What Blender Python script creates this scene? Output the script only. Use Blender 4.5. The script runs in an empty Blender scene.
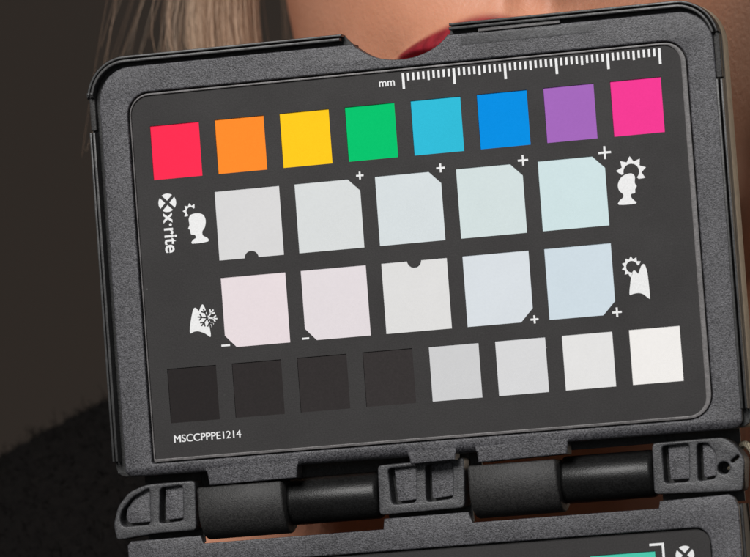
import bpy, bmesh, math, random
import numpy as np
from mathutils import Matrix, Vector
R = math.radians
MM = 0.001
random.seed(4); rng = np.random.default_rng(4)
scene = bpy.context.scene
col = scene.collection

# ------------------------------------------------------------------ camera
cam_d = bpy.data.cameras.new('camera'); cam = bpy.data.objects.new('camera', cam_d); col.objects.link(cam)
cam.location = (0, -1.1, 0); cam.rotation_euler = (R(90), 0, 0)
cam_d.sensor_width = 36; cam_d.lens = 5875.77 / 750 * 36
cam_d.clip_start = 0.05; cam_d.clip_end = 60
cam_d.dof.use_dof = True; cam_d.dof.focus_distance = 1.1; cam_d.dof.aperture_fstop = 30
scene.camera = cam
scene.render.resolution_x, scene.render.resolution_y = 1024, 760

# ------------------------------------------------------------------ studio light
world = bpy.data.worlds.new('World'); scene.world = world; world.use_nodes = True
bg = world.node_tree.nodes['Background']; bg.inputs[0].default_value = (.9, .95, 1, 1); bg.inputs[1].default_value = 0.012
def area(name, loc, target, size, power, colr):
    d = bpy.data.lights.new(name, 'AREA'); d.shape = 'RECTANGLE'; d.size, d.size_y = size; d.energy = power; d.color = colr
    o = bpy.data.objects.new(name, d); col.objects.link(o); o.location = loc
    o.rotation_euler = (Vector(target) - Vector(loc)).to_track_quat('-Z', 'Y').to_euler()
    return o
area('key_softbox', (-0.56, -1.22, 0.84), (0.0, 0.0, 0.0), (0.6, 0.6), 29.2, (1.0, 0.985, 0.97))
area('fill_softbox', (0.1, -1.8, 0.2), (0.0, 0.0, 0.0), (0.9, 0.7), 2.6, (0.96, 0.98, 1.0))
area('edge_light', (1.25, 0.70, 0.15), (0.06, 0.0, 0.0), (0.3, 0.6), 4, (1.0, 0.82, 0.64))
vs = scene.view_settings
vs.view_transform = 'Standard'; vs.look = 'None'; vs.gamma = 1; vs.use_curve_mapping = False; vs.exposure = 0.0

# ------------------------------------------------------------------ helpers
def lin(c): return tuple(((x/255)/12.92 if x <= 10 else ((x/255+.055)/1.055)**2.4) for x in c)
def new_mat(name):
    m = bpy.data.materials.new(name); m.use_nodes = True
    nt = m.node_tree; return m, nt, nt.nodes['Principled BSDF']
def coords(nt, scale=(1, 1, 1)):
    tc = nt.nodes.new('ShaderNodeTexCoord'); mp = nt.nodes.new('ShaderNodeMapping'); mp.inputs['Scale'].default_value = scale
    nt.links.new(tc.outputs['Object'], mp.inputs[0]); return mp.outputs[0]
def noise(nt, vec, scale, detail=2, rough=.5):
    n = nt.nodes.new('ShaderNodeTexNoise'); n.inputs['Scale'].default_value = scale; n.inputs['Detail'].default_value = detail
    n.inputs['Roughness'].default_value = rough; nt.links.new(vec, n.inputs['Vector']); return n.outputs['Fac']
def ramp(nt, fac, stops):
    r = nt.nodes.new('ShaderNodeValToRGB'); nt.links.new(fac, r.inputs[0]); e = r.color_ramp.elements
    while len(e) < len(stops): e.new(.5)
    for el, (p, c) in zip(e, stops): el.position = p; el.color = (*c[:3], 1)
    return r.outputs[0]
def bump(nt, h, strength, dist, b, prev=None):
    n = nt.nodes.new('ShaderNodeBump'); n.inputs['Strength'].default_value = strength; n.inputs['Distance'].default_value = dist
    nt.links.new(h, n.inputs['Height'])
    if prev: nt.links.new(prev, n.inputs['Normal'])
    nt.links.new(n.outputs[0], b.inputs['Normal']); return n.outputs[0]

def grain_plastic(name, dark, light, rough, gscale, gstr, spec=.5):
    m, nt, b = new_mat(name); v = coords(nt)
    n1 = noise(nt, v, gscale, 2, .6); n2 = noise(nt, v, 90, 3, .6)
    vo = nt.nodes.new('ShaderNodeTexVoronoi'); vo.inputs['Scale'].default_value = gscale*1.15; nt.links.new(v, vo.inputs['Vector'])
    sp = nt.nodes.new('ShaderNodeSeparateColor'); nt.links.new(vo.outputs['Color'], sp.inputs[0])
    mm = nt.nodes.new('ShaderNodeMath'); mm.operation = 'MULTIPLY_ADD'; mm.inputs[1].default_value = .45; nt.links.new(sp.outputs[0], mm.inputs[0])
    m2 = nt.nodes.new('ShaderNodeMath'); m2.operation = 'MULTIPLY'; m2.inputs[1].default_value = .55; nt.links.new(n1, m2.inputs[0]); nt.links.new(m2.outputs[0], mm.inputs[2])
    c = ramp(nt, mm.outputs[0], [(.30, dark), (.75, light)])
    mx = nt.nodes.new('ShaderNodeMix'); mx.data_type = 'RGBA'; mx.blend_type = 'MULTIPLY'; mx.inputs[0].default_value = 1
    nt.links.new(c, mx.inputs[6]); nt.links.new(ramp(nt, n2, [(.28, (.74, .74, .74)), (.5, (.95, .95, .95)), (.72, (1.12, 1.12, 1.12))]), mx.inputs[7])
    nt.links.new(mx.outputs[2], b.inputs['Base Color'])
    b.inputs['Roughness'].default_value = rough; b.inputs['Specular IOR Level'].default_value = spec
    bump(nt, n1, gstr, .0004, b); return m
M = {}
M['bezel'] = grain_plastic('grained charcoal plastic', (.024, .0235, .027), (.106, .1045, .114), .5, 3600, .24)
M['barrel'] = grain_plastic('fine grained black plastic', (.016, .0155, .0155), (.038, .037, .036), .55, 3600, .2, .35)  # base darkened to include the weaker light down at the hinge
M['thin'] = grain_plastic('smooth black plastic', (.006, .006, .006), (.013, .013, .013), .36, 3600, .12, .25)
M['rim'] = grain_plastic('satin black plastic', (.035, .035, .035), (.05, .05, .05), .38, 1500, .10)
M['lip'] = grain_plastic('satin grey plastic', (.11, .105, .105), (.16, .15, .15), .42, 1500, .12)
M['shell'] = grain_plastic('brightened taupe plastic', (.50, .43, .33), (.64, .55, .42), .5, 900, .2)  # base lightened to stand in for light along the case's side wall
M['bracket'] = grain_plastic('fine charcoal plastic', (.032, .032, .034), (.075, .075, .08), .45, 3500, .2)  # hinge's dimmer light is put into this darker base
M['pad'] = grain_plastic('smoother charcoal plastic', (.035, .035, .037), (.075, .075, .08), .5, 2500, .15)  # slightly darker and less grained than the bezel
M['inner'] = grain_plastic('matt black plastic', (.010, .010, .010), (.018, .018, .018), .6, 1500, .2)  # recess floors and gap plates get their shade from this colour

def mask_mat():
    m, nt, b = new_mat('printed black card'); v = coords(nt)
    n1 = noise(nt, v, 3200, 3, .7); n2 = noise(nt, v, 60, 4, .6)
    c = ramp(nt, n1, [(.3, (.0145, .0132, .0132)), (.7, (.0275, .0252, .0252))])
    # faint scuffs: stretched noise, only its rare peaks
    v2 = coords(nt, (220, 900, 900)); v2n = noise(nt, v2, 1.0, 5, .7)
    sc = ramp(nt, v2n, [(.66, (0, 0, 0)), (.76, (.03, .03, .029))])
    vo = nt.nodes.new('ShaderNodeTexVoronoi'); vo.inputs['Scale'].default_value = 135; nt.links.new(v, vo.inputs['Vector'])
    dust = ramp(nt, vo.outputs['Distance'], [(.008, (.16, .16, .155)), (.020, (0, 0, 0))])
    a0 = nt.nodes.new('ShaderNodeMix'); a0.data_type = 'RGBA'; a0.blend_type = 'ADD'; a0.inputs[0].default_value = 1
    nt.links.new(c, a0.inputs[6]); nt.links.new(dust, a0.inputs[7])
    ad = nt.nodes.new('ShaderNodeMix'); ad.data_type = 'RGBA'; ad.blend_type = 'ADD'; ad.inputs[0].default_value = 1
    nt.links.new(a0.outputs[2], ad.inputs[6]); nt.links.new(sc, ad.inputs[7]); nt.links.new(ad.outputs[2], b.inputs['Base Color'])
    nt.links.new(ramp(nt, n2, [(.3, (.55,)*3), (.7, (.68,)*3)]), b.inputs['Roughness'])
    b.inputs['Specular IOR Level'].default_value = .35
    bump(nt, n1, .15, .0001, b); return m
M['card'] = mask_mat()
def patch_mat(rgb):
    m, nt, b = new_mat('patch paint'); v = coords(nt)
    a = np.array(rgb); n1 = noise(nt, v, 2600, 3, .7); n2 = noise(nt, v, 130, 3, .6)
    c = ramp(nt, n1, [(.3, tuple(a*.975)), (.7, tuple(np.minimum(a*1.015+.001, 1)))])
    mx = nt.nodes.new('ShaderNodeMix'); mx.data_type = 'RGBA'; mx.blend_type = 'MULTIPLY'; mx.inputs[0].default_value = 1
    nt.links.new(c, mx.inputs[6]); nt.links.new(ramp(nt, n2, [(.3, (.975,)*3), (.7, (1, 1, 1))]), mx.inputs[7])
    nt.links.new(mx.outputs[2], b.inputs['Base Color']); b.inputs['Roughness'].default_value = .8
    b.inputs['Specular IOR Level'].default_value = .06; bump(nt, n1, .12, .0001, b); return m
def dark_patch_mat(rgb):
    m, nt, b = new_mat('dark patch paint'); v = coords(nt)
    n1 = noise(nt, v, 2600, 3, .7); n3 = noise(nt, v, 420, 1, .5)
    a = np.array(rgb); c = ramp(nt, n1, [(.3, tuple(a*.85)), (.7, tuple(a*1.15))])
    sp = ramp(nt, n3, [(.80, (0, 0, 0)), (.84, (.25, .25, .25))])
    ad = nt.nodes.new('ShaderNodeMix'); ad.data_type = 'RGBA'; ad.blend_type = 'ADD'; ad.inputs[0].default_value = 1
    nt.links.new(c, ad.inputs[6]); nt.links.new(sp, ad.inputs[7]); nt.links.new(ad.outputs[2], b.inputs['Base Color'])
    b.inputs['Roughness'].default_value = .75; b.inputs['Specular IOR Level'].default_value = .2; return m
def ink_mat():
    m, nt, b = new_mat('white print'); v = coords(nt); n1 = noise(nt, v, 3000, 2)
    nt.links.new(ramp(nt, n1, [(.3, (.74, .745, .75)), (.7, (.84, .845, .85))]), b.inputs['Base Color'])
    b.inputs['Roughness'].default_value = .6; return m
M['ink'] = ink_mat()

def link(name, me, mat, parent=None, loc=(0, 0, 0)):
    me.name = name
    if mat and not me.materials: me.materials.append(mat)
    o = bpy.data.objects.new(name, me); col.objects.link(o); o.location = loc
    if parent: o.parent = parent
    return o
def curve_mesh(loops, n0, n1, bev=0., res=2):
    """closed outlines (first is outer, others holes), mm -> solid plate between heights n0..n1 (metres)"""
    cu = bpy.data.curves.new('tmp', 'CURVE'); cu.dimensions = '2D'; cu.fill_mode = 'BOTH'
    for lp in loops:
        s = cu.splines.new('POLY'); s.points.add(len(lp)-1); s.use_cyclic_u = True
        for p, q in zip(s.points, lp): p.co = (q[0], q[1], 0, 1)
    cu.extrude = max((n1-n0)/2-bev, 1e-4); cu.bevel_depth = bev; cu.bevel_resolution = res; cu.offset = -bev
    return finish_curve(cu, (n0+n1)/2)
def finish_curve(cu, zoff, smooth=40):
    o = bpy.data.objects.new('tmp', cu); col.objects.link(o)
    dg = bpy.context.evaluated_depsgraph_get(); dg.update()
    me = bpy.data.meshes.new_from_object(o.evaluated_get(dg))
    bpy.data.objects.remove(o); bpy.data.curves.remove(cu)
    bm = bmesh.new(); bm.from_mesh(me); bmesh.ops.remove_doubles(bm, verts=bm.verts, dist=1e-4)
    for v in bm.verts: v.co.z += zoff; v.co *= MM
    bm.to_mesh(me); bm.free()
    me.polygons.foreach_set('use_smooth', [True]*len(me.polygons)); me.set_sharp_from_angle(angle=R(smooth))
    me.materials.clear(); return me
def plate(name, loops, n0, n1, mat, parent, bev=0., res=2):
    return link(name, curve_mesh(loops, n0, n1, bev, res), mat, parent)
def arc(cx, cy, r, a0, a1, n):
    return [(cx+r*math.cos(R(a0+(a1-a0)*i/n)), cy+r*math.sin(R(a0+(a1-a0)*i/n))) for i in range(n+1)]
def rrect(u0, v0, u1, v1, rtl, rtr, rbr, rbl, n=10):
    """clockwise from bottom-left"""
    P = []
    P += arc(u0+rbl, v0+rbl, rbl, 270, 180, n if rbl > .05 else 1)
    P += arc(u0+rtl, v1-rtl, rtl, 180, 90, n if rtl > .05 else 1)
    P += arc(u1-rtr, v1-rtr, rtr, 90, 0, n if rtr > .05 else 1)
    P += arc(u1-rbr, v0+rbr, rbr, 0, -90, n if rbr > .05 else 1)
    return P
def strip(path, hw):
    P = [Vector(p) for p in path]; L, Q = [], []
    for i, p in enumerate(P):
        d = (P[min(i+1, len(P)-1)]-P[max(i-1, 0)]).normalized(); nrm = Vector((-d.y, d.x))
        L.append(tuple(p+nrm*hw)); Q.append(tuple(p-nrm*hw))
    return L+Q[::-1]
def smooth_closed(pts, k=5):
    P = [Vector(p) for p in pts]; n = len(P); out = []
    for i in range(n):
        a, b, c, d = P[i-1], P[i], P[(i+1) % n], P[(i+2) % n]
        for j in range(k):
            t = j/k
            out.append(tuple(.5*((2*b)+(c-a)*t+(2*a-5*b+4*c-d)*t*t+(3*b-a-3*c+d)*t**3)))
    return out
def round_poly(pts, r, n=4):
    P = [Vector(p) for p in pts]; out = []; N = len(P)
    for i in range(N):
        a, b, c = P[i-1], P[i], P[(i+1) % N]
        rr = min(r, (a-b).length*.45, (c-b).length*.45)
        p0 = b+(a-b).normalized()*rr; p1 = b+(c-b).normalized()*rr
        for j in range(n+1):
            t = j/n; out.append(tuple((1-t)**2*p0+2*t*(1-t)*b+t*t*p1))
    return out
def join_plates(name, polys, n0, n1, mat, parent):
    bm = bmesh.new()
    for lp in polys:
        me = curve_mesh(lp if isinstance(lp[0][0], tuple) else [lp], n0, n1); bm.from_mesh(me); bpy.data.meshes.remove(me)
    me = bpy.data.meshes.new(name); bm.to_mesh(me); bm.free(); return link(name, me, mat, parent)
def text(name, body, size, at, rot, mat, parent, n=.03, off=0., xs=1., weight=0., bold=0.):
    cu = bpy.data.curves.new('tmp', 'FONT'); cu.body = body; cu.size = size; cu.extrude = .012; cu.offset = weight; cu.space_character = 1+off
    me = finish_curve(cu, 0)
    if bold:
        bm = bmesh.new(); bm.from_mesh(me); m2 = me.copy()
        for v in m2.vertices: v.co.x += bold*MM; v.co.z += .003*MM
        bm.from_mesh(m2); bm.to_mesh(me); bm.free(); bpy.data.meshes.remove(m2)
    for v in me.vertices: v.co.x *= xs
    o = link(name, me, mat, parent); o.location = (at[0]*MM, at[1]*MM, n*MM); o.rotation_euler = (0, 0, R(rot)); return o
def cylinder(name, u0, u1, v, n, r, mat, parent, bev=.5, seg=48):
    prof = [(u0, r-bev)]+[(u0+bev-bev*math.cos(a), r-bev+bev*math.sin(a)) for a in (R(30), R(60), R(90))]
    prof += [(u1-(p[0]-u0), p[1]) for p in prof[::-1]]
    bm = bmesh.new(); rings = []
    for (u, rr) in prof:
        rings.append([bm.verts.new((u*MM, (v+rr*math.cos(2*math.pi*k/seg))*MM, (n+rr*math.sin(2*math.pi*k/seg))*MM)) for k in range(seg)])
    for a, b in zip(rings, rings[1:]):
        for k in range(seg): bm.faces.new((a[k], a[(k+1) % seg], b[(k+1) % seg], b[k]))
    bm.faces.new(rings[0][::-1]); bm.faces.new(rings[-1]); bmesh.ops.recalc_face_normals(bm, faces=bm.faces)
    me = bpy.data.meshes.new(name); bm.to_mesh(me); bm.free()
    me.polygons.foreach_set('use_smooth', [True]*len(me.polygons)); me.set_sharp_from_angle(angle=R(50))
    return link(name, me, mat, parent)
def tag(o, label=None, cat=None, group=None, kind=None):
    if label: o['label'] = label
    if cat: o['category'] = cat
    if group: o['group'] = group
    if kind: o['kind'] = kind
    return o

# ------------------------------------------------------------------ backdrop
def backdrop():
    m, nt, b = new_mat('dark studio wall'); v = coords(nt)
    n = noise(nt, v, 1.2, 4, .6); n2 = noise(nt, v, 300, 2)
    nt.links.new(ramp(nt, n, [(.3, (.054, .042, .034)), (.7, (.064, .049, .039))]), b.inputs['Base Color']); b.inputs['Roughness'].default_value = .9
    bump(nt, n2, .1, .001, b)
    bm = bmesh.new(); vs_ = [bm.verts.new(p) for p in ((-4, 0, -2.5), (4, 0, -2.5), (4, 0, 2.5), (-4, 0, 2.5))]; bm.faces.new(vs_)
    me = bpy.data.meshes.new('backdrop'); bm.to_mesh(me); bm.free()
    o = link('backdrop', me, m, loc=(0, 1.5, 0)); tag(o, kind='structure'); return o
backdrop()

# ------------------------------------------------------------------ person: head, neck and shoulders as one surface
HX, HY, HZ = 42.6, 112.0, 107.2        # head centre in mm relative to the middle of the card
#        zs   zf   zb    w    yc   yf   yb  ef
ROWS = [(108, 108, 108,   2,  10,   8,  12, 2.0),
        (105, 105, 105,  28,  10, -28,  42, 2.0),
        ( 95,  95,  95,  50,   8, -56,  70, 2.0),
        ( 75,  75,  75,  67,   5, -78,  90, 2.1),
        ( 50,  50,  50,  74,   5, -90,  97, 2.2),
        ( 20,  20,  20,  73,   5, -92,  98, 2.2),
        (  0,   0,   0,  72,   5, -88,  95, 2.25),
        (-20, -20, -20,  69,   5, -87,  90, 2.25),
        (-40, -40, -40,  60,   5, -89,  82, 2.2),
        (-55, -55, -55,  56,   5, -91,  74, 2.15),
        (-66, -66, -66,  53.5,   6, -91,  70, 2.1),
        (-80, -80, -76,  52,   8, -89,  66, 1.95),
        (-90, -93, -84,  53,  12, -90,  62, 1.8),
        (-96,-102, -90,  52,  15, -86,  60, 1.75),
        (-101,-107, -96, 51,  15, -75,  59, 1.8),
        (-106,-110,-102, 50,  14, -58,  58, 1.9),
        (-112,-118,-108, 50,  13, -42,  58, 2.0),
        (-122,-134,-116, 52,  12, -37,  58, 2.0),
        (-129,-152,-124, 62,  12, -37,  60, 2.0),
        (-135,-166,-132, 76,  12, -40,  63, 2.0),
        (-142,-176,-140, 92,  12, -46,  66, 2.0),
        (-151,-186,-150,110,  12, -54,  70, 2.0),
        (-166,-200,-165,130,  12, -64,  75, 2.0),
        (-188,-222,-188,150,  12, -76,  80, 2.0),
        (-220,-250,-220,164,  12, -86,  86, 2.0),
        (-300,-310,-300,176,  12, -96,  92, 2.0)]
def cr(T, x):
    """Catmull-Rom through table rows"""
    T = np.asarray(T, float); n = len(T); i = np.clip(np.floor(x).astype(int), 0, n-2); t = (x-i)[:, None]
    a, b, c, d = T[np.clip(i-1, 0, n-1)], T[i], T[i+1], T[np.clip(i+2, 0, n-1)]
    return .5*((2*b)+(c-a)*t+(2*a-5*b+4*c-d)*t**2+(3*b-a-3*c+d)*t**3)
def sst(a, b, x):
    t = np.clip((x-a)/(b-a), 0, 1); return t*t*(3-2*t)
def head_pose(P):
    """turn and tilt the head on the neck, then place in the scene (mm)"""
    k = sst(-150, -105, P[:, 2]); yaw = R(-6)*k; rol = R(3.0)*k; pit = R(0)*k
    x, y, z = P[:, 0], P[:, 1]-10, P[:, 2]+130
    x2 = x*np.cos(yaw)-y*np.sin(yaw)*-1*-1; y2 = x*np.sin(yaw)+y*np.cos(yaw)
    x3 = x2*np.cos(rol)+z*np.sin(rol); z3 = -x2*np.sin(rol)+z*np.cos(rol)
    return np.c_[x3+HX-7, y2+10+HY, z3-130+HZ]
LIPW, LIPZ = 25.5, -66.0
def lips(x, z):
    t = np.clip(np.abs(x)/LIPW, 0, 1.2)
    up = 8.6*(1-t**1.75)-2.3*np.exp(-(x/5.5)**2)+.6; lo = 10.5*(1-t**2.1)
    line = LIPZ+.6*np.exp(-(x/5)**2)-.8*t**2
    return up, lo, line
def loft(row0, row1, nr, ncol, off=0.):
    s = np.linspace(row0, row1, nr)
    if row0 == 0: s = np.interp(np.linspace(0, 1, nr), [0, .2, .62, 1], [0, 8, 12, row1])
    rows = cr(ROWS, s)
    th = np.linspace(-1, 1, ncol, endpoint=False); ph = math.pi*(.45*th+.55*th**3)      # denser towards the face
    S, PH = np.meshgrid(np.arange(nr), ph, indexing='ij')
    r = rows[S.astype(int)]
    zs, zf, zb, w, yc, yf, yb, ef = [r[..., i] for i in range(8)]
    c, sn = np.cos(PH), np.sin(PH); e = np.where(c > 0, ef, 2.1)
    ca = np.abs(c)**(2/e); sa = np.sign(sn)*np.abs(sn)**(2/e)
    X = w*sa; Y = np.where(c > 0, yc+(yf-yc)*ca, yc+(yb-yc)*ca); Z = np.where(c > 0, zs+(zf-zs)*c*c, zs+(zb-zs)*c*c)
    return X, Y, Z, S, PH
def grid_mesh(name, P, nr, ncol, keep=None):
    i = np.arange(nr-1)[:, None]*ncol; j = np.arange(ncol)[None, :]; j2 = (j+1) % ncol
    F = np.stack([i+j, i+ncol+j, i+ncol+j2, i+j2], -1).reshape(-1, 4)
    if keep is not None: F = F[keep[F].all(1)]
    me = bpy.data.meshes.new(name); me.from_pydata((P*MM).tolist(), [], F.tolist())
    me.polygons.foreach_set('use_smooth', [True]*len(me.polygons)); me.update(); return me
def person():
    nr, nc = 520, 520
    X, Y, Z, S, PH = loft(0, len(ROWS)-1, nr, nc)
    g = lambda x0, z0, sx, sz: np.exp(-((X-x0)/sx)**2-((Z-z0)/sz)**2)
    front = (np.cos(PH) > 0)*1.0
    d = np.zeros_like(X)
    # nose: bridge, tip, wings; eye sockets; cheeks; chin; philtrum
    tz = np.clip((20-Z)/58, 0, 1)
    d += (6+17*tz)*np.exp(-(X/(6+4*tz))**2)*sst(26, 12, Z)*sst(-47, -40, Z)
    d += 6*g(0, -37, 8, 6)+5*(g(-12, -40, 5.5, 5)+g(12, -40, 5.5, 5))
    d -= 9*(g(-31, 2, 17, 10)+g(31, 2, 17, 10)); d += 5*(g(-31, 1, 12, 7)+g(31, 1, 12, 7)); d += 4*(g(-30, 19, 22, 7)+g(30, 19, 22, 7))
    d += 3.0*(g(-42, -28, 20, 16)+g(42, -28, 20, 16))
    d -= 1.3*g(0, -53, 3.2, 6); d += .7*(g(-4.5, -54, 2.2, 5)+g(4.5, -54, 2.2, 5))
    d += 4*g(0, -98, 18, 9); d -= 3.0*g(0, -83, 22, 5)
    d += 3.0*np.exp(-(X/26)**2-((Z+66)/15)**2)
    d -= 1.6*(g(-27, -67, 5, 6)+g(27, -67, 5, 6))
    up, lo, line = lips(X, Z)
    hu = np.clip((Z-line)/np.maximum(up, .3), -2, 2); hl = np.clip((line-Z)/np.maximum(lo, .3), -2, 2)
    inx = sst(LIPW+1.5, LIPW-4, np.abs(X))
    d += inx*(3.2*np.exp(-((hu-.45)/.50)**2)*(Z >= line)+4.2*np.exp(-((hl-.5)/.5)**2)*(Z < line))*1.0
    d -= inx*2.4*np.exp(-((Z-line)/1.0)**2)
    edge_u = sst(1.16, .88, hu)*(Z >= line); edge_l = sst(1.12, .9, hl)*(Z < line)
    lipm = (edge_u+edge_l)*sst(LIPW+.5, LIPW-1.2, np.abs(X))*front
    Y = Y-d*front*sst(-1.0, .25, np.cos(PH)-.1)
    P = head_pose(np.c_[X.ravel(), Y.ravel(), Z.ravel()])
    me = grid_mesh('person', P, nr, nc)
    a = me.attributes.new('lipstick', 'FLOAT', 'POINT'); a.data.foreach_set('value', lipm.ravel().astype(np.float32))
    m, nt, b = new_mat('skin and lipstick'); v = coords(nt)
    n1 = noise(nt, v, 900, 4, .65); n2 = noise(nt, v, 70, 4, .6)
    skin = ramp(nt, n2, [(.3, (.56, .245, .145)), (.7, (.64, .295, .185))])
    at = nt.nodes.new('ShaderNodeAttribute'); at.attribute_name = 'lipstick'
    lipc = ramp(nt, noise(nt, coords(nt, (1, 1, .35)), 700, 3), [(.3, (.18, .010, .018)), (.7, (.30, .018, .030))])
    mx = nt.nodes.new('ShaderNodeMix'); mx.data_type = 'RGBA'
    nt.links.new(at.outputs['Fac'], mx.inputs[0]); nt.links.new(skin, mx.inputs[6]); nt.links.new(lipc, mx.inputs[7])
    nt.links.new(mx.outputs[2], b.inputs['Base Color'])
    b.inputs['Roughness'].default_value = .48; b.inputs['Specular IOR Level'].default_value = .4
    b.inputs['Subsurface Weight'].default_value = .12; b.inputs['Subsurface Radius'].default_value = (1, .35, .2); b.inputs['Subsurface Scale'].default_value = .003
    bump(nt, n1, .32, .0006, b)
    o = link('person', me, m)
    tag(o, 'person with red lipstick and blond hair behind the colour checker case', 'person')
    return o
per = person()

def sweater(parent):
    nr, nc = 170, 420
    X, Y, Z, S, PH = loft(16.6, len(ROWS)-1.02, nr, nc)
    P = np.stack([X, Y, Z], -1)
    du = np.roll(P, -1, 1)-np.roll(P, 1, 1); dv = np.gradient(P, axis=0); N = np.cross(dv, du); N /= np.linalg.norm(N, axis=2)[..., None]+1e-9
    cen = np.array([0, 12, -230.]); sgn = np.sign(((P-cen)*N).sum(2).mean()); N *= sgn
    P = P+N*7.0+N*(rng.standard_normal(X.shape)*.25)[..., None]
    x, y, z = P[..., 0], P[..., 1], P[..., 2]
    scoop = ((x/80)**2+((z+132)/62)**2 < 1) & (y < 40)
    keep = ~scoop & ~((np.abs(x) < 66) & (z > -150))
    Pw = head_pose(P.reshape(-1, 3))
    me = grid_mesh('sweater', Pw, nr, nc, keep.ravel())
    m, nt, b = new_mat('black wool knit'); v = coords(nt)
    n1 = noise(nt, v, 450, 4, .7)
    nt.links.new(ramp(nt, n1, [(.3, (.003, .0025, .0024)), (.7, (.0065, .0055, .005))]), b.inputs['Base Color']); b.inputs['Roughness'].default_value = .95
    b.inputs['Specular IOR Level'].default_value = .1
    bump(nt, n1, .8, .002, b)
    o = link('sweater', me, m, parent)
    # loose fibres standing off the knit
    idx = np.where((keep & (x < 20)).ravel())[0]; idx = rng.choice(idx, 9000)
    V, F = [], []
    Nw = N.reshape(-1, 3)
    for i in idx:
        p = Pw[i]+rng.standard_normal(3)*.8; dr = Nw[i]*rng.uniform(.4, 1)+rng.standard_normal(3)*.7; L = rng.uniform(.4, 1.4)
        tube(V, F, [p-dr*.8, p+dr*L*.5, p+dr*L*.9+rng.standard_normal(3)*.6], [.10, .08, .05])
    f = link('fibres', raw_mesh('fibres', V, F), m, o); f['kind'] = 'stuff'
    return o
def raw_mesh(name, V, F):
    me = bpy.data.meshes.new(name); V = np.concatenate(V)*MM; F = np.concatenate(F)
    me.from_pydata(V.tolist(), [], F.tolist()); me.polygons.foreach_set('use_smooth', [True]*len(me.polygons)); me.update(); return me
_cnt = {}
def tube(V, F, pts, rad):
    pts = np.asarray(pts, float); n = len(pts); base = sum(_cnt.get(id(V), [0]))
    tg = np.gradient(pts, axis=0); tg /= np.linalg.norm(tg, axis=1)[:, None]+1e-9
    a = np.cross(tg, [0.13, 1, 0.07]); a /= np.linalg.norm(a, axis=1)[:, None]+1e-9; b = np.cross(tg, a)
    ang = np.array([0, 2.094, 4.189]); rad = np.asarray(rad, float)
    R_ = pts[:, None]+(np.cos(ang)[None, :, None]*a[:, None]+np.sin(ang)[None, :, None]*b[:, None])*rad[:, None, None]
    V.append(R_.reshape(-1, 3))
    i = np.arange(n-1)[:, None]*3; j = np.arange(3)[None]; j2 = (j+1) % 3
    F.append(np.stack([i+j, i+j2, i+3+j2, i+3+j], -1).reshape(-1, 4)+base)
    _cnt[id(V)] = [base+n*3]

def hair(parent):
    V, F = [], []
    def strand(side, xm, ym, root_y, wob, r, end=-150, sp=0., fan=0.):
        # head-local control points from the parting over the temple, past the cheek, to the shoulder
        c = np.array([(side*4, root_y, 109), (side*40, root_y-6, 103), (side*72, root_y*.6-8, 62), (side*80, ym+8, 10),
                      (side*(xm+2-fan), ym, -35), (side*(xm+fan), ym-4, -66), (side*(xm-2+(fan*2.6 if sp is None else sp)), ym-8, -100), (side*(xm+(fan*2 if sp is None else sp*1.6)), ym-14, end)], float)
        c[1:] += rng.standard_normal((7, 3))*np.array([wob, wob, 2.0])*np.array([.5, .6, .8, 1, .8, 1, 1])[:, None]
        c[4, 0] = .5*(c[3, 0]+c[5, 0])*.35+c[4, 0]*.65
        pts = cr(c, np.linspace(0, 6.999, 44))
        P = head_pose(pts); k = np.linspace(0, 1, 44)
        tube(V, F, P, r*(1-.5*k))
    for side in (-1, 1):
        for cl in range(60):                                  # the main lock, as narrow clumps
            xm = rng.uniform(60.5, 71.0); ym = rng.uniform(-30, -8); ry = rng.uniform(-50, 20); fn = rng.normal(.3+(xm-63)*.15, .6)
            for k in range(16):
                strand(side, xm+rng.normal(0, .7), ym+rng.normal(0, 1.2), ry+rng.normal(0, 6), .65, rng.uniform(.05, .10), sp=-9+rng.normal(0, 2), fan=fn+rng.normal(0, .5))
        for k in range(170):                                  # back hair behind the neck
            strand(side, rng.uniform(38, 60), rng.uniform(25, 70), rng.uniform(0, 60), 2.0, rng.uniform(.06, .11))
        for k in range(38):                                   # loose strands outside the lock
            strand(side, 69+rng.uniform(0, 1)**1.5*7, rng.uniform(-40, -15), rng.uniform(-40, 40), .35, rng.uniform(.035, .06), fan=rng.uniform(0, 3), sp=rng.uniform(-22, -14))
        for k in range(48):                                   # fine flyaways against the backdrop, nearly straight
            q = rng.uniform(0, 1)**1.4; x1 = 70+22*q; ym = rng.uniform(-45, -20); zb = rng.uniform(-92, -62)
            a = np.array([side*rng.uniform(60, 68), ym+10, 30.]); b_ = np.array([side*x1, ym, zb]); t = np.linspace(0, 1, 28)[:, None]
            bow = rng.normal(0, 2.5); P = a+(b_-a)*t+np.array([side*bow, 0, 0])*np.sin(math.pi*t)+np.array([side*rng.normal(0, .25), 0, 0])*np.sin(7*t+rng.uniform(0, 6))
            tube(V, F, head_pose(P), rng.uniform(.028, .05)*(1-.55*t[:, 0]))
    me = raw_mesh('hair', V, F)
    m, nt, b = new_mat('blond hair')
    geo = nt.nodes.new('ShaderNodeNewGeometry')
    c = ramp(nt, geo.outputs['Random Per Island'], [(0, (.20, .11, .065)), (.3, (.46, .29, .185)), (.75, (.68, .48, .33)), (1, (.88, .70, .53))])
    nt.links.new(c, b.inputs['Base Color']); b.inputs['Roughness'].default_value = .42; b.inputs['Specular IOR Level'].default_value = .5
    return link('hair', me, m, parent)
hair(per); sweater(per)

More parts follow.
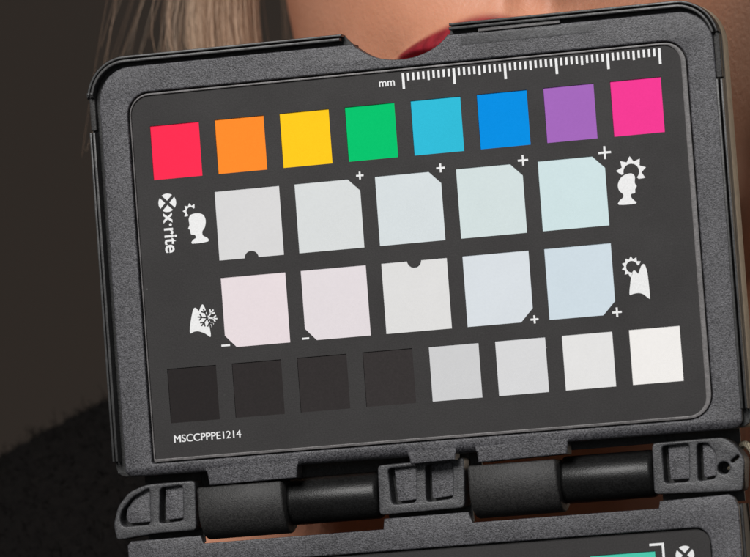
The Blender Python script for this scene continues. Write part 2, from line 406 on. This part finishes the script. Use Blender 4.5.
# ------------------------------------------------------------------ the colour checker case (units below: mm on the card, n towards the viewer)
RM = [[0.96179053, 0.07274209, 0.26394613], [-0.08544864, 0.99565652, 0.03696799], [-0.26011055, -0.0581093, 0.96382872]]
ex = Vector((RM[0][0], RM[2][0], -RM[1][0])); ey = -Vector((RM[0][1], RM[2][1], -RM[1][1])); ez = -Vector((RM[0][2], RM[2][2], -RM[1][2]))
case = bpy.data.objects.new('colour_checker_case', None); col.objects.link(case); case.empty_display_size = .01
case.matrix_world = Matrix((ex, ey, ez)).transposed().to_4x4()
tag(case, 'open charcoal plastic colour checker case with rows of coloured and pale patches', 'colour checker')

SCOOP = [(-2.7, 46.3), (-2.45, 45.7), (-.56, 43.8), (2.03, 41.95), (4.7, 40.9), (7.4, 40.5), (10.6, 40.6), (13.95, 41.55), (16.3, 42.95), (17.75, 44.5), (18.1, 46.3)]
def dense_open(pts, k=4):
    x = np.linspace(0, len(pts)-1.001, (len(pts)-1)*k+1); return [tuple(p) for p in cr(pts, x)]
def top_outline(u0, u1, v1, r, bottom, ins=0.):
    """frame outline with the thumb scoop; bottom = points from right to left"""
    sc = [p for p in dense_open(SCOOP) if p[1] < v1-.02]
    sc = [(sc[0][0]-.05, v1)]+sc+[(sc[-1][0]+.05, v1)]
    return arc(u0+r, v1-r, r, 180, 90, 12)+sc+arc(u1-r, v1-r, r, 90, 0, 12)+bottom
# outer tray behind the bezel
sh_bot = [(69.3, -31.0)]+arc(67.3, -31.2, 2, 0, -90, 6)[1:]+[(-51.5, -33.2)]+arc(-51.5, -31.2, 2, 270, 180, 6)
plate('shell', [top_outline(-53.5, 69.3, 46.2, 8, sh_bot)], -1.6, -.7, M['rim'], case, .1, 2)
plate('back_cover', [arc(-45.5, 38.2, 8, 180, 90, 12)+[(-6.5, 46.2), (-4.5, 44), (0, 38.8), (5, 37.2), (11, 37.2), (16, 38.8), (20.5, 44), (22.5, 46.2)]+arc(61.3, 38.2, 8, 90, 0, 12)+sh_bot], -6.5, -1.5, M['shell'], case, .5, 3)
# the rims: outer line and inner line, broken at the clips and the scoop
def rim(o, hw, n0, n1, mat, name):
    L, T_, Rr, rad = -53.5+o, 46.2-o, 69.3-o, 8-o
    segs = [[(L, -30.3), (L, 32.2)],
            [(L, 39.8-.0)]+[p for p in arc(L+rad, T_-rad, rad, 176, 90, 14)]+[(-2.7-(.3 if o > .5 else 0), T_)],
            [(18.2, T_)]+arc(Rr-rad, T_-rad, rad, 90, 12, 14),
            [(Rr, 31.0), (Rr, -29.9)]]
    for s in segs: plate(name, [strip(s, hw)], n0, n1, mat, case, .14, 2)
rim(.24, .23, -.9, 1.5, M['rim'], 'outer_rim')
rim(1.02, .27, -.9, 1.9, M['rim'], 'inner_rim')
for (u0, u1, v0, v1) in ((-53.3, -52.2, 32.6, 39.4), (68.05, 69.15, 31.3, 39.6)):
    plate('corner_clip', [rrect(u0, v0, u1, v1, .25, .25, .25, .25, 3)], -.9, .75, M['barrel'], case, .15)
# trench floor between rim and bezel, coloured near black for the rim's shadow
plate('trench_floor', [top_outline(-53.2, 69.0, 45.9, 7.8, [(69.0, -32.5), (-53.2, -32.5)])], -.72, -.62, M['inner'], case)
# grained bezel with tabs towards the hinge
bz = [(68.0, -31.4)]+arc(66.2, -31.6, 1.8, 0, -90, 6)[1:]+[(34.75, -33.4), (34.55, -35.6), (17.45, -35.9), (17.35, -33.9), (13.2, -33.9), (13.05, -35.0), (4.4, -35.2), (4.3, -33.8),
      (-17.45, -33.6), (-17.75, -36.0), (-34.9, -36.15), (-35.25, -33.5), (-50.4, -33.3), (-51.3, -32.4)]
opening = rrect(-45.9, -31.2, 62.75, 39.0, 4.3, 4.3, 4.7, .5)
def rolled_bezel():
    me = curve_mesh([top_outline(-51.3, 68.0, 44.15, 6.4, bz), opening], -2.8, .8, .28, 3)
    bm = bmesh.new(); bm.from_mesh(me)
    tabs = [(-35.4, -17.3), (4.2, 13.3), (17.2, 34.9)]
    cut = lambda co, no: bmesh.ops.bisect_plane(bm, geom=bm.verts[:]+bm.edges[:]+bm.faces[:], plane_co=co, plane_no=no, dist=1e-7)
    for v in (-31.7, -32.0, -32.3, -32.6, -32.9, -33.1): cut((0, v*MM, 0), (0, 1, 0))
    for a, b in tabs:
        for u in (a-.35, a, b, b+.35): cut((u*MM, 0, 0), (1, 0, 0))
    for q in bm.verts:
        u, v, n = q.co/MM
        if n < 0 or v > -31.7: continue
        k = 1.0
        for a, b in tabs:
            if a-.02 <= u <= b+.02: k = 0.
        d = min((-31.7-v)/2.1, 1.0); q.co.z -= k*2.0*(1-math.sqrt(max(1-d*d, .02)))*MM
    bm.to_mesh(me); bm.free()
    me.polygons.foreach_set('use_smooth', [True]*len(me.polygons)); me.set_sharp_from_angle(angle=R(40))
    return link('bezel', me, M['bezel'], case)
rolled_bezel()
plate('card_lip', [rrect(-45.62, -30.95, 62.45, 38.75, 4.0, 4.0, 4.4, .4), rrect(-45.36, -30.4, 61.45, 38.36, 3.6, 3.4, 3.5, .2)], -.55, .38, M['lip'], case, .11, 2)
plate('latch_bar', [round_poly(strip([(23.6, 44.45), (39.4, 44.55)], .36), .2)], .3, 1.25, M['lip'], case, .12)
plate('latch_pad', [round_poly([(20.2, 41.9), (45.4, 41.9), (45.2, 43.75), (20.2, 43.75)], .4)], .5, .83, M['pad'], case, .02)

# windows and patches of the upper card -------------------------------------------------
HUE = [(255, 45, 82), (255, 141, 44), (255, 204, 28), (0, 197, 110), (48, 189, 219), (0, 143, 230), (164, 104, 190), (246, 58, 150)]
HN = ['red', 'orange', 'yellow', 'green', 'cyan', 'blue', 'purple', 'magenta']
GRY = [(42, 37, 37), (50, 45, 45), (55, 50, 50), (60, 55, 55), (209, 210, 212), (219, 220, 222), (231, 231, 231), (244, 242, 240)]
BA = [(218, 218, 219), (218, 222, 223), (216, 224, 227), (212, 225, 226), (208, 228, 231)]
BB = [(233, 222, 226), (229, 222, 226), (225, 225, 225), (219, 226, 232), (209, 223, 232)]
X0, PX, PW, PH_ = -41.87, 12.80, 9.66, 10.28
AX, AP, AW, AH, BH = -30.12, 15.735, 12.77, 13.11, 13.31
HV, GV, AV, BV = 32.55, -13.58, 19.09, 2.76
wins = []; specs = []
def rect(u, vt, w, h): return [(u, vt-h), (u, vt), (u+w, vt), (u+w, vt-h)]
for i in range(8):
    wins.append(rect(X0+PX*i, HV, PW, PH_)); specs.append((HUE[i], HN[i]+' patch', 0))
    wins.append(rect(X0+PX*i, GV, PW, PH_)); specs.append((GRY[i], None, 1 if i < 4 else 0))
for i in range(5):
    u = AX+AP*i; w = rect(u, AV, AW, AH)
    if i: w = [(u, AV-AH), (u, AV), (u+AW-2.35, AV), (u+AW, AV-2.35), (u+AW, AV-AH)]
    else:
        cx = u+AW*.5; w = [(u, AV-AH), (u, AV), (u+AW, AV), (u+AW, AV-AH)]+[p for p in arc(cx, AV-AH-.05, 1.35, 2, 178, 12)]
    wins.append(w); specs.append((BA[i], None, 0))
    b0 = BV-BH
    if i < 2: w = [(u+2.2, b0), (u, b0+2.35), (u, BV), (u+AW, BV), (u+AW, b0)]
    elif i == 2:
        cx = u+AW*.5; w = [(u, b0), (u, BV)]+arc(cx, BV+.05, 1.35, 182, 358, 12)+[(u+AW, BV), (u+AW, b0)]
    else: w = [(u, b0), (u, BV), (u+AW, BV), (u+AW, b0+2.45), (u+AW-2.4, b0)]
    wins.append(w); specs.append((BB[i], None, 0))
card = plate('card', [rrect(-45.5, -30.55, 61.6, 38.5, 3.5, 3.5, 3.6, .3)]+wins, -.16, 0, M['card'], case)
mats = {}
def pm(c, dark):
    if c not in mats: mats[c] = dark_patch_mat(tuple(np.array(lin(c))*.66)) if dark else patch_mat(tuple(np.array(lin(c))*.97))
    return mats[c]
for w, (c, lab, dark) in zip(wins, specs):
    us = [p[0] for p in w]; vv = [p[1] for p in w]
    o = plate('patch', [[(min(us)-.4, min(vv)-.4), (min(us)-.4, max(vv)+.4), (max(us)+.4, max(vv)+.4), (max(us)+.4, min(vv)-.4)]], -.55, -.21, pm(c, dark), card)
    if lab: o['label'] = lab

# printed marks ---------------------------------------------------------------------------
ticks = []
for i in range(51):
    u = 8.28+49.25*i/50; L = 2.95 if i % 10 == 0 else (1.75 if i % 5 == 0 else 1.45); hw = .24 if i % 10 == 0 else .21
    ticks.append([(u-hw, 37.85-L), (u-hw, 37.85), (u+hw, 37.85), (u+hw, 37.85-L)])
join_plates('ruler_scale', ticks, .012, .03, M['ink'], card)
text('printed_text', 'mm', 2.15, (3.45, 35.72), 0, M['ink'], card, xs=.98, weight=.02)
text('printed_text', 'MSCCPPPE1214', 2.0, (-41.6, -27.55), 0, M['ink'], card, xs=1.0, bold=.07)
def plus(u, v, s, hw): return [(u-s, v-hw), (u-s, v+hw), (u-hw, v+hw), (u-hw, v+s), (u+hw, v+s), (u+hw, v+hw), (u+s, v+hw), (u+s, v-hw), (u+hw, v-hw), (u+hw, v-s), (u-hw, v-s), (u-hw, v-hw)]
for (u, v, s, hw) in ((-1.48, 19.5, .72, .17), (14.2, 19.5, .82, .18), (30.1, 19.5, .98, .19), (45.75, 19.5, 1.2, .2), (30.05, -10.2, .76, .18), (45.8, -10.2, .9, .19)):
    plate('plus_mark', [plus(u, v, s, hw)], .012, .03, M['ink'], card)
for (u, s) in ((-30.0, .85), (-14.3, .7)):
    plate('minus_mark', [rect(u-s, -9.9, 2*s, .36)], .012, .03, M['ink'], card)
def logo(u, v, r, parent):
    polys = []
    for k in range(4):
        a0 = 90*k; w = .17*r/1.0
        c = arc(u, v, r, a0-45+9.5, a0+45-9.5, 10)
        d = w*math.sqrt(2); polys.append([(u+d*math.cos(R(a0)), v+d*math.sin(R(a0)))]+c)
    return join_plates('brand_logo', polys, .012, .03, M['ink'], parent)
logo(-39.5, 17.75, 1.75, card)
text('brand_text', 'x·rite', 3.7, (-40.45, 15.75), -90, M['ink'], card, xs=.93, weight=.06)
def sunray(u, v, Rt, rv, rh, n, a0, keep):
    polys = []
    for k in range(n):
        a = a0+360*k/n
        if not any(lo <= ((a-lo) % 360)+lo <= hi for lo, hi in keep): continue
        s = 180/n
        pt = lambda r, t: (u+r*math.cos(R(t)), v+r*math.sin(R(t)))
        polys.append([pt(rv, a-s), pt(Rt, a), pt(rv, a+s)]+[pt(rh, a+s-2*s*i/4) for i in range(5)])
    return polys
def icon(name, polys): return join_plates(name, polys, .012, .03, M['ink'], card)
headB = [(50.43, 15.21), (49.08, 14.97), (48.17, 14.22), (47.76, 13.11), (48.01, 12.15), (48.65, 11.46), (48.6, 10.9), (47.92, 10.38), (47.71, 9.6), (50.9, 9.55), (50.6, 10.2), (50.15, 10.75), (50.2, 11.4), (50.9, 11.5), (51.0, 12.2), (51.32, 12.75), (51.0, 13.4), (51.1, 14.6)]
icon('portrait_sun_icon', [smooth_closed(headB, 3)]+sunray(50.5, 15.5, 2.9, 1.95, 1.5, 9, 92, [(-45, 180)]))
headA = [(-33.68, 15.27), (-32.6, 14.86), (-32.18, 13.81), (-32.44, 12.51), (-32.99, 11.76), (-32.9, 10.95), (-32.1, 10.45), (-32.05, 9.75), (-35.15, 9.62), (-34.95, 10.3), (-34.35, 10.65), (-34.5, 11.2), (-35.25, 11.4), (-35.4, 12.24), (-35.75, 12.5), (-35.44, 13.2), (-35.5, 14.3), (-35.0, 15.1)]
icon('portrait_sun_icon', [smooth_closed(headA, 3)]+sunray(-35.05, 15.75, 1.55, 1.05, .8, 9, 95, [(20, 250)]))
mtD = [(48.43, -7.16), (48.66, -5.48), (48.99, -3.91), (49.37, -2.94), (49.69, -2.77), (50.07, -3.1), (50.36, -3.43), (50.72, -2.66), (51.08, -1.99), (51.45, -1.72), (51.79, -2.05), (52.1, -3.38), (52.22, -5.78), (52.25, -7.99), (52.03, -8.17), (50.98, -7.28), (50.08, -7.0), (49.15, -7.08)]
icon('mountain_sun_icon', [smooth_closed(mtD, 3)]+sunray(49.25, -2.05, 1.95, 1.42, 1.08, 11, 92, [(15, 262)]))
mtC = [(-36.84, -7.18), (-36.58, -5.18), (-35.95, -2.95), (-35.5, -2.5), (-35.1, -2.8), (-34.77, -3.15), (-34.32, -2.3), (-33.87, -2.05), (-33.3, -3.6), (-32.95, -6.03), (-32.82, -8.2), (-33.82, -7.54), (-35.06, -7.01), (-36.0, -6.98)]
def flake(u, v, r, hw, arms):
    out = []
    for a in arms:
        c, s = math.cos(R(a)), math.sin(R(a)); P = lambda t: (u+c*t, v+s*t)
        out.append(strip([P(0), P(r)], hw))
        for da in (-50, 50):
            q = P(r*.55); out.append(strip([q, (q[0]+r*.42*math.cos(R(a+da)), q[1]+r*.42*math.sin(R(a+da)))], hw))
    return out
icon('mountain_snow_icon', [smooth_closed(mtC, 3)])
join_plates('snowflake_icon', flake(-33.15, -4.6, 1.9, .13, (50, -10, -70)), .034, .04, M['ink'], card)
join_plates('snowflake_icon', flake(-33.25, -4.6, 1.9, .13, (110, 170, 230, 290)), .034, .044, M['card'], card)

# hinge -----------------------------------------------------------------------------------
BS = (-1.0, .22); BT = -2.1
def bracket(outline, pockets, extra=()):
    sh = lambda P: [(p[0]+BS[0], p[1]+BS[1]) for p in P]
    us = [p[0] for p in sh(outline)]
    fr = plate('hinge_bracket', [round_poly(sh(outline), .9)]+[round_poly(sh(p), .7) for p in pockets]+[sh(e) for e in extra], -7.0, BT, M['bracket'], case, .3, 3)
    for p in pockets:
        p = [Vector(q) for q in sh(p)]; c = sum(p, Vector((0, 0)))/len(p)
        plate('pocket_shade_floor', [[tuple(c+(q-c)*1.06) for q in p]], BT-4, BT-3.2, M['inner'], fr)  # black floor puts the pocket's shade band into colour
        u0, v0 = min(q.x for q in p), min(q.y for q in p); u1, v1 = max(q.x for q in p), max(q.y for q in p)
        k, kv = (u1-u0-1.05)/(u1-u0), (v1-v0-.35)/(v1-v0)
        plate('pocket_pad', [round_poly([(u1-.12-(u1-q.x)*k, v1+.2-(v1-q.y)*kv) for q in p], .35)], BT-3.3, BT-1.2, M['bezel'], fr, .12)  # pad set in from the wall, shaped to leave a shaded band
    plate('gap_shade_plate', [[(max(min(us)+.5, -50), -33.0), (max(min(us)+.5, -50), -46.6), (max(us)-(1.6 if min(us) > 40 else .3), -46.6), (max(us)-(1.6 if min(us) > 40 else .3), -33.0)]], -7.6, -7.05, M['inner'], case)  # dark plate added behind the bracket to keep the gaps in shade
    return fr
bracket([(-53.9, -45.3), (-54.3, -42.2), (-53.2, -38.9), (-50.9, -36.4), (-47.9, -35.3), (-45.8, -35.1), (-37.6, -35.1), (-38.0, -44.5), (-45.6, -44.5), (-51.2, -45.0)],
        [[(-53.0, -41.6), (-52.6, -39.8), (-50.3, -37.4), (-46.7, -35.8), (-47.05, -42.75), (-52.4, -42.8)], [(-44.6, -36.0), (-40.1, -35.8), (-40.5, -42.5), (-45.2, -42.7)]])
bracket([(-1.75, -35.0), (15.1, -34.8), (14.5, -44.2), (-2.05, -44.4)],
        [[(.2, -35.8), (5.7, -35.7), (5.2, -42.5), (.55, -42.6)], [(7.5, -35.7), (12.8, -35.6), (12.3, -42.3), (7.2, -42.6)]])
bracket([(51.0, -35.0), (64.5, -34.9), (66.6, -36.4), (68.3, -39.2), (67.5, -45.1), (50.75, -44.5)],
        [[(52.85, -35.7), (58.0, -35.6), (57.5, -42.6), (52.9, -42.6)], [(59.5, -35.7), (61.6, -35.8), (62.9, -37.9), (62.6, -39.9), (62.6, -42.4), (59.2, -42.7)]],
        [arc(64.2, -40.6, 1.15, 0, 350, 17), round_poly(strip([(65.75, -39.6), (67.2, -38.6)], .28), .2)])
def barrel(u0, u1):
    # flat on top where it grows out of the bezel, rolled under towards the lower half
    prof = [(-36.35, .25), (-36.6, .5)]+[(-40.6-5.6*math.sin(R(a)), -5.0+5.5*math.cos(R(a))) for a in range(0, 131, 10)]+[(-37.5, -9.2), (-36.35, -8)]
    bm = bmesh.new(); rings = []
    c = Vector((-41, -4))
    for (u, k) in ((u0, .93), (u0+.18, .975), (u0+.5, 1.0), (u1-.5, 1.0), (u1-.18, .975), (u1, .93)):
        rings.append([bm.verts.new((u*MM, (c.x+(p[0]-c.x)*k)*MM, (c.y+(p[1]-c.y)*k)*MM)) for p in prof])
    n = len(prof)
    for a, b in zip(rings, rings[1:]):
        for k in range(n): bm.faces.new((a[k], a[(k+1) % n], b[(k+1) % n], b[k]))
    bm.faces.new(rings[0][::-1]); bm.faces.new(rings[-1]); bmesh.ops.recalc_face_normals(bm, faces=bm.faces)
    me = bpy.data.meshes.new('hinge_barrel'); bm.to_mesh(me); bm.free()
    me.polygons.foreach_set('use_smooth', [True]*len(me.polygons)); me.set_sharp_from_angle(angle=R(50))
    return link('hinge_barrel', me, M['barrel'], case)
barrel(-37.6, -20.9); barrel(15.2, 32.2)
cylinder('hinge_pin', -21.2, -3.2, -40.3, -6.1, 4.45, M['thin'], case, .9); cylinder('hinge_pin', 31.9, 49.7, -40.3, -6.1, 4.45, M['thin'], case, .9)
plate('gap_shade_plate', [[(-40, -33.0), (-40, -37.0), (16, -37.0), (16, -33.0)]], -8.2, -7.65, M['inner'], case)  # added dark sheet standing for shade in the notches

plate('gap_shade_plate', [[(30, -33.0), (30, -34.75), (52, -34.75), (52, -33.0)]], -8.2, -6.6, M['inner'], case)  # added dark strip shading the upper part of the pin gap
# lower half ------------------------------------------------------------------------------
lt = [(-51.9, -46.2), (-51.2, -45.5), (-37.4, -45.4), (-36.9, -46.9), (-1.75, -46.9), (-1.45, -44.95), (14.9, -44.85), (15.5, -46.9), (51.0, -46.95), (51.3, -45.65), (64.3, -45.35), (65.4, -46.0), (66.05, -47.6)]
low = lt+arc(60.0, -118, 6, 0, -90, 8)+arc(-45.9, -118, 6, 270, 180, 8)
lw = []; lc = [(115,82,68),(194,150,130),(98,122,157),(87,108,67),(133,128,177),(80,206,180),(214,126,44),(80,91,166),(193,90,99),(94,60,108),(157,188,64),(224,163,46),(56,61,150),(70,148,73),(175,54,60),(231,199,31),(187,86,149),(8,133,161),(243,243,242),(200,200,200),(160,160,160),(122,122,121),(85,85,85),(52,52,52)]
for r_ in range(4):
    for c_ in range(6): lw.append(rect(37.2-15.0*(5-c_), -54.7-15.0*r_, 12.35, 12.35))
plate('bezel', [low, rrect(-45.6, -116.6, 60.35, -51.0, 3, 3, 3, 3)], -.6, .8, M['bezel'], case, .28, 3)
plate('shell', [[(-52.4, -47.2), (66.6, -47.2)]+arc(60.6, -118.2, 6, 0, -90, 8)+arc(-46.4, -118.2, 6, 270, 180, 8)], -6.5, -.65, M['inner'], case, .4)
lcard = plate('card', [rrect(-45.3, -116.3, 60.05, -51.25, 2.8, 2.8, 2.8, 2.8)]+lw, -.16, 0, M['card'], case)
for w, c in zip(lw, lc):
    us = [p[0] for p in w]; vv = [p[1] for p in w]
    plate('patch', [rect(min(us)-.4, max(vv)+.4, 13.15, 13.15)], -.55, -.21, pm(c, 0), lcard)
plate('corner_mark', [[(48.6, -53.75), (48.6, -53.3), (51.35, -53.3), (51.35, -56.2), (50.9, -56.2), (50.9, -53.75)]], .012, .03, M['ink'], lcard)
logo(55.15, -55.9, 1.75, lcard)

# tan cord through the hinge hole ---------------------------------------------------------
def cord():
    pts = np.array([(64.2, -40.6, -3.2), (64.3, -40.5, -.6), (65.0, -40.1, .55), (66.2, -39.2, .7), (67.6, -38.3, .2), (68.5, -38.9, -1.6), (68.6, -42.0, -3.5), (67.6, -47.5, -5.5), (68.0, -60, -8.5), (70, -78, -10)], float)
    pts2 = np.array([(64.0, -40.7, -4.2), (65.5, -37.2, -7.6), (66.2, -36.3, -6.2), (67.6, -36.5, -4.0), (68.9, -38.6, -3.2), (69.1, -42.0, -4.4), (68.6, -47.0, -6.5), (69, -60, -9.5), (71, -78, -11)], float)
    m, nt, b = new_mat('braided tan cord'); tc = nt.nodes.new('ShaderNodeTexCoord'); 
    w = nt.nodes.new('ShaderNodeTexWave'); w.inputs['Scale'].default_value = 900; w.bands_direction = 'DIAGONAL'; nt.links.new(tc.outputs['Object'], w.inputs['Vector'])
    nt.links.new(ramp(nt, w.outputs['Fac'], [(.2, (.10, .085, .06)), (.8, (.27, .23, .16))]), b.inputs['Base Color']); b.inputs['Roughness'].default_value = .8
    bump(nt, w.outputs['Fac'], .6, .0002, b)
    bm = bmesh.new()
    for P in (pts2,):
        x = np.linspace(0, len(P)-1.001, 90); C = cr(P, x); tg = np.gradient(C, axis=0); tg /= np.linalg.norm(tg, axis=1)[:, None]
        a = np.cross(tg, [0, .2, 1]); a /= np.linalg.norm(a, axis=1)[:, None]; bb = np.cross(tg, a); rings = []
        for i in range(90): rings.append([bm.verts.new((C[i]+.62*(math.cos(t)*a[i]+math.sin(t)*bb[i]))*MM) for t in np.linspace(0, 2*math.pi, 10, endpoint=False)])
        for q, s in zip(rings, rings[1:]):
            for k in range(10): bm.faces.new((q[k], q[(k+1) % 10], s[(k+1) % 10], s[k]))
        bm.faces.new(rings[0][::-1]); bm.faces.new(rings[-1])
    bmesh.ops.recalc_face_normals(bm, faces=bm.faces)
    me = bpy.data.meshes.new('cord'); bm.to_mesh(me); bm.free(); me.polygons.foreach_set('use_smooth', [True]*len(me.polygons))
    o = link('lanyard_cord', me, m); o.matrix_world = case.matrix_world
    tag(o, 'thin tan cord looped through the hole at the right end of the hinge', 'cord')
cord()
